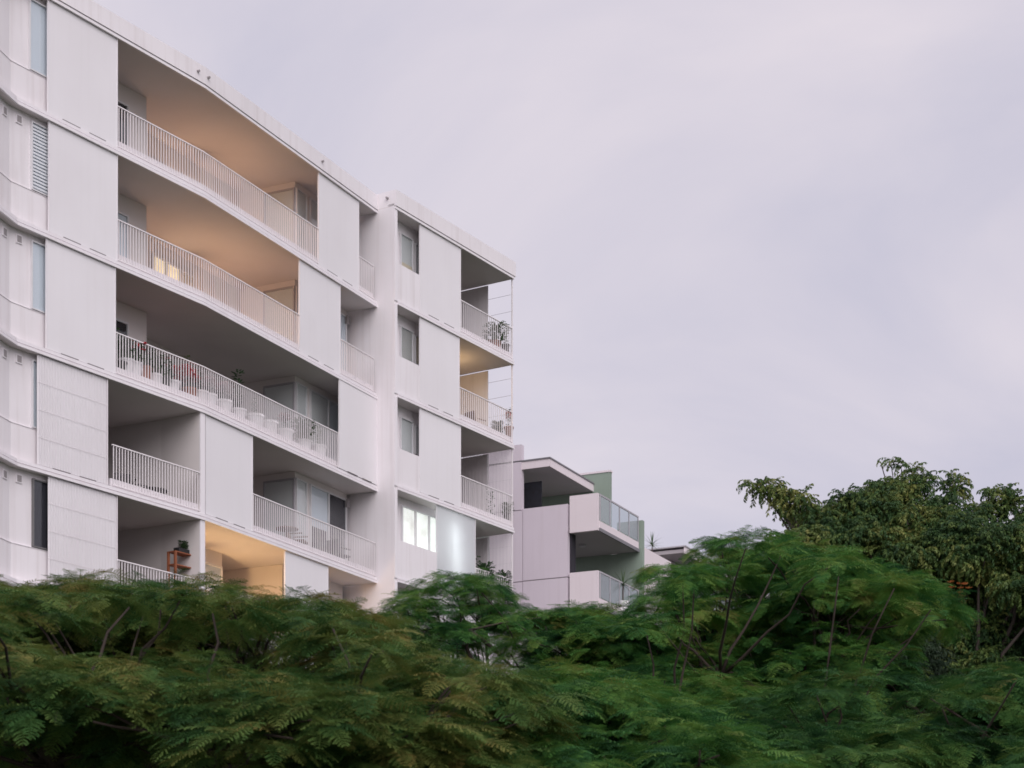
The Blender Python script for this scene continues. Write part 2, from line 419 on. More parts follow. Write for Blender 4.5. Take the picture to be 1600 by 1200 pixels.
n_bal = 0
bal_me = {}
def railing(path, s0, s1, k, v=-.02, pitch=.105, h=1.14, singly=True, name='railing'):
    global n_bal
    z0 = ZB[k]+TH
    m = MB(); path.rib(m, s0, s1, v-.022, v+.022, z0+h-.03, z0+h)
    path.rib(m, s0, s1, v-.015, v+.015, z0+.055, z0+.085)
    o = part(name, m, M['white'], bld)
    n = max(2, int((s1-s0)/pitch)); st = (s1-s0)/n
    mm = None
    if singly and n_bal+n <= 300:
        if 'b' not in bal_me:
            b = MB(); b.hexa([(x, y, z) for z in (0, 1) for x, y in ((-.010, -.011), (.010, -.011), (.010, .011), (-.010, .011))])
            bal_me['b'] = b.mesh('baluster', M['white'])
        for i in range(n):
            c = path.pt(s0+(i+.5)*st, v); d = path.d[path.seg(s0+(i+.5)*st)]
            inst('baluster', bal_me['b'], o, (c.x, c.y, z0+.0855), (0, 0, math.atan2(d.y, d.x)), (1, 1, h-.116))
        n_bal += n
    else:
        mm = MB()
        for i in range(n):
            a = s0+(i+.5)*st; path.rib(mm, a-.010, a+.010, v-.011, v+.011, z0+.0855, z0+h-.0305)
        part('balusters', mm, M['white'], o, kind='stuff')
    m = MB(); path.rib(m, s0, s1, v-.16, v-.05, z0+.001, z0+.25)        # solid kerb behind the bars
    part('kerb', m, M['slab'], o)
    return o

def inner_box(path, s0, s1, v, z0, z1, th=.15, mt='inner', name='balcony_wall'):
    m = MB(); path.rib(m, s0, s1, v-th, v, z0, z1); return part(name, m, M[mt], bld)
def cross_wall(path, s, v0, v1, z0, z1, th=.16, mt='inner', name='party_wall'):
    a, b = path.pt(s, v0), path.pt(s, v1); a2, b2 = path.pt(s+th, v0), path.pt(s+th, v1)
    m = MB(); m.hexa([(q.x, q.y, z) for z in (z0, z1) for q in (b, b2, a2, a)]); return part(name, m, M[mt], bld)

def glass_corner(k, lit=None):
    """the shallow wall with the glazed corner towards the right end of a long balcony"""
    z0, z1 = ZB[k]+TH, ZB[k-1]
    D = -1.05
    sc0 = px(461, D)
    # left-facing cheek and the wall parallel to the facade
    cross_wall(A, sc0, -3.095 if k <= 3 else -4.25, D, z0, z1, .14, 'inner', 'cheek_wall')
    inner_box(A, sc0+.141, S_E-.1, D, z0, z1)
    # corner glazing: a frame standing on both faces
    zt = z1-.20
    a, b = A.pt(sc0, D), A.pt(sc0, -3.0); n_ = A.n[2]; d_ = A.d[2]
    m = MB()
    def sl(p, q, zA, zB, off0, off1):
        m.hexa([(r.x, r.y, z) for z in (zA, zB) for r in (p-d_*off0, p-d_*off1, q-d_*off1, q-d_*off0)])
    bb = A.pt(sc0, -2.2)
    sl(bb, a, zt-.05, zt, .001, .05)
    for q in (bb, a-n_*.05):
        sl(q, q+n_*.05, z0+.3, zt-.0505, .001, .05)
    fr = part('corner_window', m, M['grey'], bld)
    m = MB(); sl(bb+n_*.05, a-n_*.05, z0+.3, zt-.05, .012, .02); part('pane', m, M['glassp'], fr)
    m = MB(); sl(bb+n_*.05, a-n_*.05, z0+.3, zt-.05, .002, .008); part('blind', m, M['wblind'], fr)
    window(A, sc0, sc0+.62, D+.001, z0+.3, zt, 1, 'wblind', 'frame', bar=.035)
    window(A, sc0+.82, sc0+3.05, D+.001, z0+.3, zt, 2, ('wblind', 'blind') if k != 4 else ('blind', 'dark'), 'frame', 'sliding_door', bar=.05,
           fillz=.42 if k == 4 else None)

def left_door_wall(k, dark=True):
    z0, z1 = ZB[k]+TH, ZB[k-1]
    D = -1.75
    s0 = px(150, D); s1 = px(229, D)
    inner_box(A, s0-1.5, s1, D, z0, z1)
    cross_wall(A, s1-.141, -3.095, D-.151, z0, z1, .14, 'inner', 'cheek_wall')
    sd0, sd1 = px(165, D), px(199, D)
    window(A, sd0, sd1, D+.001, z0+.02, z1-.52, 1, 'dark' if k != 2 else 'blind', 'frame', 'glass_door', bar=.06)
    inner_box(A, s0-1.5, px(470, -3.1)+2.2, -3.1, z0, z1, name='rear_balcony_wall')

# level by level -----------------------------------------------------
pan = lambda k, a, b, **kw: screen(A, px(a, -.03), px(b, -.03), k, **kw)
rail = lambda k, a, b, **kw: railing(A, px(a, -.02), px(b, -.02), k, **kw)
for k, segs in {1: [('p', 74, 183), ('b', 183.5, 497), ('p', 497, 560), ('b', 560.5, 584)],
                2: [('p', 75.5, 183), ('b', 183.5, 467), ('p', 467, 531), ('b', 531.5, 584)],
                3: [('p', 71.5, 180), ('b', 180.5, 529), ('q', 529.5, 590)],
                4: [('r', 58.5, 168), ('b', 175, 311), ('p', 320.5, 394), ('b', 394.5, 586)],
                5: [('r', 75.5, 183), ('b', 183.5, 311), ('b', 320.5, 444), ('p', 444.5, 512), ('b', 512.5, 586)],
                6: [('p', 75.5, 200), ('b', 200.5, 420), ('p', 420, 500), ('b', 500.5, 586)],
                7: [('r', 75.5, 183), ('b', 183.5, 330), ('p', 330, 420), ('p', 500, 586)],
                8: [('p', 75.5, 183), ('p', 183.5, 330), ('p', 330, 420), ('b', 421, 586)]}.items():
    for t, a, b in segs:
        if t == 'p': pan(k, a, b)
        elif t == 'q': screen(A, px(a, .02), S_E+.06, k, v=.0)
        elif t == 'r': pan(k, a, b, ribbed=True)
        else: rail(k, a, b, singly=(k <= 5 and a < 200))
for k in range(1, 9):
    z0, z1 = ZB[k]+TH, ZB[k-1]
    left_door_wall(k) if k <= 3 else None
    if k in (4, 5):
        s_ = px(313, 0); th = A.s_at(320, 0)-s_
        cross_wall(A, s_, -4.25, -.03, z0, z1, th)
        m = MB(); A.rib(m, s_-.004, s_+th+.004, -.0295, .01, z0, z1); part('wall_end', m, M['slab'], bld)
        inner_box(A, px(150, -4.3)-1.5, px(470, -4.3)+3, -4.3, z0, z1, name='rear_balcony_wall')
    if k > 5: inner_box(A, px(150, -2.3)-1.5, S_E-.1, -2.3, z0, z1)
    if k <= 4: glass_corner(k)
    if k == 5: inner_box(A, px(441, -1.2), S_E-.1, -1.2, z0, z1); cross_wall(A, px(441, -1.2)-.002, -4.2, -1.2-.151, z0, z1)
    if k in (2, 4):          # small dark box vent by the return wall
        s_ = px(540, -1.04); m = MB(); A.rib(m, s_-.07, s_+.07, -1.049, -.93, z1-.46, z1-.2); part('air_vent', m, M['vent'], bld)
# level five, right: door by the party wall
z0, z1 = ZB[5]+TH, ZB[4]
window(A, px(330, -2.0)-.9, px(345, -2.0), -2.0, z0, z1-.42, 1, 'blind', 'frame', 'glass_door', bar=.06)
inner_box(A, px(330, -2.0)-1.2, px(347, -2.0), -2.001, z0, z1)
cross_wall(A, px(347, -2.0)-.14, -4.2, -2.153, z0, z1, .14, 'inner', 'cheek_wall')
# lit glazing at the back of level two and a dim one on level one
z0, z1 = ZB[2]+TH, ZB[1]
window(A, px(237, -3.09), px(302, -3.09), -3.099, z0+.1, z1-.42, 3, ('litroom', 'litroom', 'cream'), 'frame', 'sliding_door', bar=.06)
z0, z1 = ZB[1]+TH, ZB[0]
window(A, px(240, -3.09), px(330, -3.09), -3.099, z0+.1, z1-.75, 3, ('dark', 'cream', 'cream'), 'frame', 'sliding_door', bar=.06)
z0, z1 = ZB[3]+TH, ZB[2]
window(A, px(240, -3.09), px(380, -3.09), -3.099, z0+.1, z1-.55, 4, 'dark', 'dframe', 'sliding_door', bar=.06)

# --- wing
for k in range(1, 9):
    z0, z1 = ZB[k]+TH, ZB[k-1]
    a = wx(618, 0); b = wx(655 if k != 4 else 681, -.03); c = wx({1: 719, 2: 717, 3: 719}.get(k, 742), -.03)
    m = MB(); W.rib(m, .142, b, -.16, -.012, z0, z0+1.2); part('spandrel_wall', m, M['plaster'], bld)
    m = MB(); W.rib(m, .001, .139, -.2, .03, ZB[k]+.10, z1-.02); part('corner_trim', m, M['slab'], bld)
    D = -.50
    sB = wx(742, -.03)
    inner_box(W, .141, c-.02, D, z0, z1, name='window_wall', mt='plaster')
    if k == 4:
        window(W, wx(626, D), wx(690, D), D+.001, z0+.95, z1-.25, 3, 'litwhite', 'frame', bar=.05)
    else:
        window(W, wx(624, D), wx(644, D), D+.001, z0+.85, z1-.35, 1, {1: 'wblind', 2: 'slats'}.get(k, 'wblind'), 'frame', bar=.04)
        if k == 1:
            m = MB(); W.rib(m, wx(624, D)+.05, wx(644, D)-.05, D+.020, D+.030, z0+.9, z0+1.62); part('half_curtain', m, M['cream'], bld)
        window(W, wx(647, D), wx(664, D), D+.001, z0+1.45, z1-.42, 1, {1: 'wblind', 2: 'cream'}.get(k, 'wblind'), 'frame', bar=.03)
    screen(W, b+.005, c, k, v=-.045, mt='panel' if k != 4 else 'panel_thin')
    railing(W, c+.01, SW-.06, k, pitch=.125)
    # end of the balcony: post, thin rails, privacy screen
    iw = c-.35
    inner_box(W, iw, iw+.14, -.50, z0, z1, .14)
    inner_box(W, c-.4, SW-.4, -4.2, z0, z1, mt='inner', name='rear_balcony_wall')
    m = MB(); W.rib(m, SW-.05, SW-.005, -.055, -.01, z0, z1); part('corner_post', m, M['white'], bld)
    m = MB(); q0, q1 = W.pt(SW-.03, -.06), W.pt(SW-.03, -4.0)
    for zz_ in (z0+.45, z0+1.1, z0+1.75, z0+2.35):
        m.cyl((q0.x, q0.y, zz_), (q1.x, q1.y, zz_), .005, .005, 6)
    part('end_wires', m, M['grey'], bld)
    m = MB(); q0, q1 = W.pt(SW-.04, -1.05), W.pt(SW-.04, -4.0); q2, q3 = W.pt(SW-.01, -1.05), W.pt(SW-.01, -4.0)
    m.hexa([(q.x, q.y, z) for z in (z0, z1-.04) for q in (q0, q2, q3, q1)])
    part('privacy_screen', m, M['plaster'], bld)
    if k in (3, 4):
        m = MB()
        for i in range(34):
            v = -.09-i*.06
            q0, q1, q2, q3 = W.pt(SW-.075, v), W.pt(SW-.055, v), W.pt(SW-.055, v-.016), W.pt(SW-.075, v-.016)
            m.hexa([(q.x, q.y, z) for z in (z0, z1-.02) for q in (q0, q1, q2, q3)])
        part('end_slats', m, M['white'], bld, kind='stuff')

# --- lamps that are lit in the photograph
def lamp(name, label, loc, energy, colr, mt, size=.09, tube=None):
    t = thing(name, label, 'lamp', loc, 'lamps lit on the balconies')
    m = MB()
    if tube is None:
        m.lathe([(.001, .09), (size*.7, .085), (size*.75, .06)], loc); part('base', m, M['white'], t)
        m = MB(); m.lathe([(size*.74, .058), (size, .03), (size*.9, -.03), (size*.5, -.07), (.001, -.08)], loc); part('lamp_shade', m, M[mt], t, smooth=True)
    else:
        d = Vector((tube.x, tube.y, 0)); p = Vector(loc)
        m.cyl(p-d*.45+Vector((0, 0, .05)), p+d*.45+Vector((0, 0, .05)), .04, .04, 8); part('base', m, M['white'], t)
        m = MB(); m.cyl(p-d*.42, p+d*.42, .02, .02, 8); part('tube', m, M[mt], t)
    if tube is not None:
        for i in range(6):
            ld = bpy.data.lights.new(name+'_light', 'POINT'); ld.energy = energy/6; ld.color = colr; ld.shadow_soft_size = .10
            lo = bpy.data.objects.new(name+'_light', ld); col.objects.link(lo); lo.parent = t; lo.location = (d.x*.03*(i-2.5), d.y*.03*(i-2.5), -.1-i*.28)
        return
    ld = bpy.data.lights.new(name+'_light', 'POINT'); ld.energy = energy; ld.color = colr; ld.shadow_soft_size = size
    lo = bpy.data.objects.new(name+'_light', ld); col.objects.link(lo); lo.parent = t; lo.location = (0, 0, -.18)
def at(path, pxx, v, z): q = path.pt(path.s_at(pxx, v), v); return (q.x, q.y, z)
WARM = (1, .58, .33)
lamp('ceiling_lamp', 'warm lamp glowing deep inside the topmost long balcony', at(A, 318, -2.5, ZB[0]-1.75), 50, WARM, 'bulb')
lamp('ceiling_lamp', 'warm lamp glowing inside the long balcony second from the top', at(A, 312, -2.5, ZB[1]-1.75), 54, WARM, 'bulb')
lamp('ceiling_lamp', 'warm lamp on the low balcony just above the left treetops', (lambda q: (q.x, q.y, ZB[5]+.9))(A.pt(px(402, 0), -1.7)), 150, (1, .62, .27), 'bulb')
lamp('ceiling_lamp', 'warm lamp under the ceiling of the second wing balcony from the top', at(W, 703, -1.5, ZB[1]-.5), 17, (1, .66, .32), 'bulb')
q = W.pt(W.s_at(698, -.40), -.40)
lamp('tube_lamp', 'cool white tube lamp behind the frosted screen beside the lit window', (q.x, q.y, ZB[3]-.5), 15, (.9, 1, .95), 'bulbw', .12, W.d[0])

# ------------------------------------------------------------------ green walled building behind
G = Path([Vector(((934-CX)/F*72.2, 72.2)), Vector(((934-CX)/F*72.2, 72.2))+Vector((.43, .903)).normalized()*8])   # balcony front, s along receding
gd, gn = G.d[0], G.n[0]
gl = -gn                                                     # to the left along the near face
org = G.p[0]
def gz(py, Y=72.2): return CAMZ+(HY-py)/F*Y
def gpt(u, v): return org+gd*u+gl*v                          # u recedes along the glass side, v runs left along the near face
def gbox(name, m_, u0, u1, v0, v1, z0, z1, par, z1b=None):
    m = MB(); c = [gpt(u0, v0), gpt(u1, v0), gpt(u1, v1), gpt(u0, v1)]
    m.hexa([(q.x, q.y, z0) for q in c]+[(q.x, q.y, z1) for q in c]); return part(name, m, M[m_], par)
def v_at(pxx, u=0):                                          # left distance along near face for a picture column
    k = (pxx-CX)/F; o = org+gd*u; return (k*o.y-o.x)/(gl.x-k*gl.y)
def u_at(pxx, v=0):
    k = (pxx-CX)/F; o = org+gl*v; return (k*o.y-o.x)/(gd.x-k*gd.y)
b2 = thing('green_apartment_building', 'smaller pale building with sage green walls and glass balconies behind the white one', 'building', (org.x, org.y, 0))
vL, vR = v_at(890), 0
uE = u_at(997)
zt1, zb1 = gz(770), gz(828)
zt2, zb2 = gz(891), gz(948)
pitch2 = zt1-zt2
v887 = v_at(887); v815 = v_at(817); v800 = v_at(765)
for j in range(5):
    dz = -pitch2*j
    gbox('balcony_wall', 'pale', 0, .14, vR, vL, zb1+dz, zt1+dz, b2)
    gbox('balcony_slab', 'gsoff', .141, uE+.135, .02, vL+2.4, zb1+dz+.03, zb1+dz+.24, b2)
    o = gbox('slab_edge', 'roof', .12, uE+.06, -.05, .018, zb1+dz-.02, zb1+dz+.11, b2)
    gbox('edge_upstand', 'pale', .142, uE, -.03, .017, zb1+dz+.112, zb1+dz+.38, b2)
    rl = gbox('glass_railing', 'grey', .142, uE, -.03, .015, zt1+dz-.06, zt1+dz, b2)
    npn = 4
    for i in range(npn+1):
        u = .17+(uE-.24)*i/npn; gbox('post', 'grey', u, u+.045, -.035, .005, zb1+dz+.38, zt1+dz-.061, rl)
        if i < npn: gbox('glass_pane', 'glassb', u+.05, u+(uE-.24)/npn-.005, -.02, -.01, zb1+dz+.42, zt1+dz-.08, rl)
    gbox('back_wall', 'green', uE+.26-.12, uE+.26, vL-.2, vL+4.5, zb1+dz-pitch2+.24, zb1+dz+.02, b2)
for j in range(2):
    c = gpt(2.2, 1.6); zq = (cz_ := zb1-pitch2*j+.03); m = MB(); m.cyl((c.x, c.y, zq-.09), (c.x, c.y, zq-.001), .14, .16, 14); part('ceiling_light', m, M['grey'], b2)
# near pale wall with its recessed joints
zg = gz(782)
gbox('near_wall', 'lilac', -.02, .25, v887, v815-.012, gz(897)+.02, zg, b2)
gbox('near_wall', 'lilac', -.02, .25, v887, v815-.012, 0, gz(897)-.02, b2)
gbox('near_pier', 'lilac', -.02, .3, v815+.012, v800, 0, gz(898)-.0, b2)
gbox('near_pier', 'lilac', -.018, .3, v815+.012, v800, gz(898)+.03, zg-.05, b2)
gbox('near_pier', 'lilac', -.02, .22, v_at(815), v800+.3, zg-.02, gz(690)+.28, b2)
gbox('joint_backing', 'vent', .02, .2, v815-.02, v815+.02, 0, zg-.02, b2)
gbox('joint_backing', 'vent', .02, .2, v887+.04, v815-.013, gz(897)-.03, gz(897)+.03, b2)
gbox('dark_gap', 'dark', .2, .6, vL+.0, v887+.03, 0, gz(775), b2)
# top floor: dark mesh, canopy, green fin walls
gbox('mesh_screen', 'mesh', .5, .56, v_at(846, .5), v_at(812, .5), zg-.3, gz(735), b2)
uC = u_at(921, v_at(858)); vC = v_at(858)
cz = gz(723, 72.6)
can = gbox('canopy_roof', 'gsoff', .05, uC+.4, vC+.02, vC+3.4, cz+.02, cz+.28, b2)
gbox('fascia', 'pale', .03, uC+.42, vC-.02, vC+.018, cz, cz+.30, can)
gbox('fascia', 'pale', .01, .048, vC-.02, vC+3.4, cz, cz+.30, can)
gbox('roof_edge', 'roof', -.02, uC+.45, vC-.05, vC+3.45, cz+.302, cz+.36, can)
fz = gz(740, 76)
vf = v_at(953, uE+.2)
gbox('fin_wall', 'green', uE+.2, uE+.4, vf, vf+6.5, zb1+.03, fz+.28, b2)
gbox('fin_cap', 'pale', uE+.17, uE+.43, vf-.03, vf+6.5, fz+.282, fz+.36, b2)
vf2 = v_at(1006, uE+.3)
gbox('fin_wall', 'green', uE+.14, uE+.36, vf2, vL-.21, 0, gz(808, 75.6), b2)
gbox('far_block', 'pale', uE+.7, uE+7, 1.2, 7, 0, zt1-.4, b2)
# ------------------------------------------------------------------ third building, half hidden by leaves
b3o = Vector(((1076-CX)/F*86, 86))
b3 = thing('terraced_building', 'distant pale building with sloping roof edge half hidden by treetops', 'building', (b3o.x, b3o.y, 0))
def bbox3(name, m_, u0, u1, v0, v1, z0, z1, par=None, z0b=None):
    c = [b3o+gd*u0+gl*v0, b3o+gd*u1+gl*v0, b3o+gd*u1+gl*v1, b3o+gd*u0+gl*v1]
    m = MB(); m.hexa([(q.x, q.y, z0) for q in c]+[(q.x, q.y, z1) for q in c]); return part(name, m, M[m_], par or b3)
z3 = CAMZ+(HY-868)/F*86
bbox3('wall', 'lilac', .5, 12, 1.0, 8, 0, z3-.1)
bbox3('balcony_wall', 'pale', 0, .12, 0, 3, z3-2.4, z3-1.05)
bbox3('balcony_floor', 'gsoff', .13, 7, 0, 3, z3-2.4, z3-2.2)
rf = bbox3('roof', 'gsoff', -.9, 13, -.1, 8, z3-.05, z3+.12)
bbox3('fascia', 'pale', -.95, 13.1, -.18, -.11, z3-.1, z3+.2, rf)
bbox3('roof_edge', 'grey', -1.0, 13.1, -.22, 8, z3+.202, z3+.26, rf)
rl = bbox3('glass_railing', 'grey', .13, 7, -.02, .02, z3-1.1, z3-1.05)
for i in range(6):
    bbox3('post', 'grey', .2+i*1.3, .25+i*1.3, -.015, .015, z3-2.2, z3-1.11, rl)
    if i < 5: bbox3('glass_pane', 'glassb', .27+i*1.3, .2+i*1.3+1.28, -.008, .008, z3-2.1, z3-1.15, rl)
bbox3('glass_balustrade', 'glassb', -.4, -.36, .6, 2.6, z3-.95-2.6, z3-2.45)

# ------------------------------------------------------------------ pots and furniture on the balconies
def leaf_blob(rng, r, h, n, up=.6, size=.09):
    m = MB()
    for i in range(n):
        a = rng.uniform(0, 6.283); rr = r*math.sqrt(rng.random()); z = h*rng.uniform(.05, 1)
        c = Vector((rr*math.cos(a), rr*math.sin(a), z)); d = Vector((math.cos(a), math.sin(a), up*rng.uniform(-.3, 1.4))).normalized()
        s = d.cross(Vector((0, 0, 1))).normalized()*size*.28; L_ = size*rng.uniform(.7, 1.3)
        q = [c-d*L_*.5, c+s, c+d*L_*.5, c-s]
        m.quad(*[tuple(x) for x in q])
    for i in range(4):
        a = rng.uniform(0, 6.283); m.cyl((0, 0, -.04), (r*.6*math.cos(a), r*.6*math.sin(a), h*.75), .006, .003, 4)
    return m
rg = random.Random(11)
plant_me = [leaf_blob(rg, .22, .42, 330, .6, .12).mesh('plant', M['leaf']), leaf_blob(rg, .12, .75, 80).mesh('plant', M['leaf']), leaf_blob(rg, .30, .50, 260, .8, .13).mesh('plant', M['leaf'])]
flow_me = {}
for nm in ('red', 'pink'):
    m = MB()
    for i in range(34):
        a = rg.uniform(0, 6.283); c = Vector((.17*math.cos(a)*rg.random(), .15*math.sin(a)*rg.random(), rg.uniform(.24, .47)))
        for j in range(4):
            t = rg.uniform(0, 6.28); d = Vector((math.cos(t), math.sin(t), rg.uniform(-.3, .8)))*.055; s = Vector((-math.sin(t), math.cos(t), .2))*.036
            m.quad(tuple(c), tuple(c+d*.6+s), tuple(c+d*1.3), tuple(c+d*.6-s))
    flow_me[nm] = m.mesh('flowers', M[nm])
pots = {}
def pot_mesh(mt):
    if mt not in pots:
        m = MB(); m.lathe([(.001, 0), (.13, 0), (.165, .30), (.18, .30), (.18, .345), (.155, .345), (.15, .31), (.001, .31)], n=16)
        pots[mt] = m.mesh('pot', M[mt], smooth=False)
        s = MB(); s.lathe([(.151, .312), (.001, .318)], n=12); pots[mt+'s'] = s.mesh('soil', M['soil'])
    return pots[mt], pots[mt+'s']
def potted(path, pxx, v, k, label, mt='pot', plant=0, flower=None, ps=1.0, fs=1.0, group='potted plants along the balconies', lift=0, scale=1):
    q = path.pt(path.s_at(pxx, v), v); z = ZB[k]+TH+lift
    t = thing('potted_plant', label, 'potted plant', (q.x, q.y, z), group, rg.uniform(0, 6))
    pm, sm = pot_mesh(mt)
    if k == 3 and path is A: scale *= 1.3; ps *= 1.3; fs *= 1.9; t.location.z += .06
    a = inst('pot', pm, t, (q.x, q.y, z), scale=scale); b = inst('soil', sm, t, (q.x, q.y, z), scale=scale)
    for o in (a, b): o.location = (0, 0, 0)
    if plant is not None:
        c = inst('plant', plant_me[plant], t, (q.x, q.y, z), scale=ps); c.location = (0, 0, .3*scale)
    if flower:
        f = inst('flowers', flow_me[flower], t, (q.x, q.y, z), scale=(fs, fs, 1.05)); f.location = (0, 0, .27*scale+.14)
    return t
lv3 = 'on the third balcony from the top'
potted(A, 187, -.35, 3, 'dark potted plant at the far left end of the third long balcony', 'dpot', 1)
potted(A, 197, -.3, 3, 'bushy green plant in a white pot, second from the left on the flower balcony', 'pot', 0, None, 1.0, lift=.12)
potted(A, 210, -.3, 3, 'white pot with red flowers, near the left end of the flower balcony', 'pot', 0, 'red', lift=.12)
potted(A, 225, -.3, 3, 'dense green plant between two red flowered pots on the flower balcony', 'tpot', 0, 'red', .95, .7, lift=.1)
potted(A, 241, -.3, 3, 'green plant with pale flowers in a white pot on the flower balcony', 'pot', 0, 'pink')
potted(A, 254, -.3, 3, 'trailing green plant with a few red blooms in a dark pot on the flower balcony', 'dpot', 0, 'red', 1.0, .6)
potted(A, 269, -.3, 3, 'empty looking white pot right of the trailing green plant', 'pot', None)
potted(A, 296, -.35, 3, 'tall plant with the largest bright red flowers on the flower balcony', 'tpot', 1, 'red', 1.0, 1.5)
potted(A, 313, -.3, 3, 'white pot with thin pinkish stems just left of the facade bend', 'pot', 1, None, .7, scale=1.05)
potted(A, 326, -.3, 3, 'white pot just right of the facade bend on the flower balcony', 'pot', 1, 'pink', .6, .8, scale=1.1)
potted(A, 349, -.3, 3, 'broad white pot between the facade bend and the tall stem plant', 'pot', 1, 'pink', .7, .9, scale=1.15)
potted(A, 372, -.35, 3, 'tall thin stemmed green plant rising to the rail in the middle of the flower balcony', 'pot', 1, None, 1.25, scale=1.1)
potted(A, 398, -.3, 3, 'large white pot with sparse stems right of the tall stem plant', 'pot', 1, None, .6, scale=1.2)
potted(A, 420, -.3, 3, 'white pot below the left edge of the glazed corner on the flower balcony', 'pot', None, None, scale=1.2)
potted(A, 445, -.3, 3, 'white pot with faint pink blooms under the glazed corner', 'pot', 1, 'pink', .6, .8, scale=1.15)
potted(A, 474, -.35, 3, 'leafy green plant in a white pot under the sliding doors of the flower balcony', 'pot', 0, None, 1.2, scale=1.1)
potted(A, 497, -.35, 3, 'white pot nearest the right end of the flower balcony', 'pot', 1, None, .8, scale=1.2)
potted(W, 772, -.35, 1, 'tall dark leaved plant on the top wing balcony', 'tpot', 2, None, 1.35, scale=1.5)
potted(W, 790, -.25, 1, 'small dark plant at the outer corner of the top wing balcony', 'dpot', 1, None, 1.2, scale=.9, lift=.25)
potted(W, 795, -.2, 2, 'red flowered pot at the outer corner of the second wing balcony', 'tpot', 1, 'red', 1, .9, lift=.3)
potted(W, 777, -.35, 2, 'low dark plant in the middle of the second wing balcony', 'dpot', 0)
potted(W, 766, -.4, 3, 'thin twiggy plant in the middle of the third wing balcony', 'dpot', 1, None, 1.3)
potted(W, 793, -.25, 3, 'dark spiky plant at the outer corner of the third wing balcony', 'dpot', 0, None, 1.0, lift=.2)
potted(W, 759, -.2, 4, 'lush green plant on the left of the lowest visible wing balcony rail', 'pot', 2, None, 1.15, lift=.62)
potted(W, 786, -.2, 4, 'lush green plant at the outer corner of the lowest visible wing balcony rail', 'pot', 2, None, 1.05, lift=.58)
potted(W, 750, -.6, 4, 'tall thin plant standing behind the lush green plants beside the frosted screen', 'dpot', 1, None, 1.9, scale=1.3)

def chair(path, pxx, v, k, label, mt, rot, kind='outdoor chair'):
    q = path.pt(path.s_at(pxx, v), v); z = ZB[k]+TH
    t = thing('outdoor_chair', label, 'chair', (q.x, q.y, z), 'chairs on the balconies', rot)
    def bx(name, x0, x1, y0, y1, z0, z1):
        m = MB(); m.hexa([(x, y, zz) for zz in (z0, z1) for x, y in ((x0, y0), (x1, y0), (x1, y1), (x0, y1))])
        o = bpy.data.objects.new(name, m.mesh(name, M[mt])); col.objects.link(o); o.parent = t; return o
    bx('seat', -.24, .24, -.24, .24, .42, .47); b = bx('backrest', -.24, .24, .22, .26, .5, .95); b.rotation_euler = (R(-8), 0, 0)
    for x in (-.22, .19):
        for y in (-.22, .19): bx('leg', x, x+.03, y, y+.03, 0, .419)
    for x in (-.27, .241): bx('armrest', x, x+.03, -.22, .22, .64, .67)
    return t
def table(path, pxx, v, k, label, mt, r=.45, h=.72):
    q = path.pt(path.s_at(pxx, v), v); z = ZB[k]+TH
    t = thing('round_table', label, 'table', (q.x, q.y, z))
    m = MB(); m.lathe([(.001, h-.03), (r, h-.03), (r, h), (.001, h)], (q.x, q.y, z), 20); part('tabletop', m, M[mt], t)
    m = MB(); m.cyl((q.x, q.y, z+.02), (q.x, q.y, z+h-.031), .04, .03, 10); part('pedestal', m, M[mt], t)
    m = MB(); m.lathe([(.25, 0), (.25, .02), (.001, .025)], (q.x, q.y, z), 16); part('foot', m, M[mt], t)
chair(A, 196, -1.0, 4, 'dark outdoor chair at the left end of the short balcony beside the ribbed screen', 'dfurn', .4)
chair(A, 212, -1.3, 4, 'dark outdoor chair next to the low round table on the short balcony', 'dfurn', 2.2)
table(A, 238, -.7, 4, 'low dark round table on the short balcony beside the ribbed screen', 'dfurn', .42, .48)
table(A, 448, -.55, 4, 'small round table below the glazed corner of the fourth balcony', 'rattan', .35)
chair(A, 466, -.55, 4, 'tan outdoor chair below the glazed corner of the fourth balcony', 'rattan', 1.4)
chair(A, 531, -.45, 4, 'dark outdoor chair near the right end of the fourth balcony', 'dfurn', 2.5)
chair(W, 745, -.8, 2, 'tan rattan armchair on the warmly lit second wing balcony', 'rattan', 2.4)
# wooden shelf with planter on the lowest left balcony
q = A.pt(px(287, -.5), -.5); z = ZB[5]+TH; dA = A.d[1]; ang = math.atan2(dA.y, dA.x)
t = thing('wooden_shelf', 'reddish wooden shelf standing against the party wall above the left treetops', 'shelf', (q.x, q.y, z), None, ang)
def lbox(name, mt, x0, x1, y0, y1, z0, z1, par):
    m = MB(); m.hexa([(x, y, zz) for zz in (z0, z1) for x, y in ((x0, y0), (x1, y0), (x1, y1), (x0, y1))])
    o = bpy.data.objects.new(name, m.mesh(name, M[mt])); col.objects.link(o); o.parent = par; return o
zs = A.z_at(866, px(287, -.5), -.5)-z
for zz_ in (zs, zs-.36, .25): lbox('shelf_board', 'wood', -.5, .5, -.16, .16, zz_-.03, zz_, t)
for x in (-.5, .44):
    for y in (-.16, .10): lbox('post', 'wood', x, x+.06, y, y+.06, 0, .219, t); lbox('post', 'wood', x, x+.06, y, y+.06, .2505, zs-.391, t); lbox('post', 'wood', x, x+.06, y, y+.06, zs-.3595, zs-.0305, t)
t2 = thing('planter_box', 'black planter box with small plants on top of the wooden shelf', 'planter', (q.x, q.y, z+zs+.001), None, ang)
lbox('box', 'dpot', -.3, .3, -.1, .1, 0, .13, t2); o = inst('plant', plant_me[0], t2, (0, 0, 0), scale=(.9, .4, .55)); o.location = (0, 0, .13)
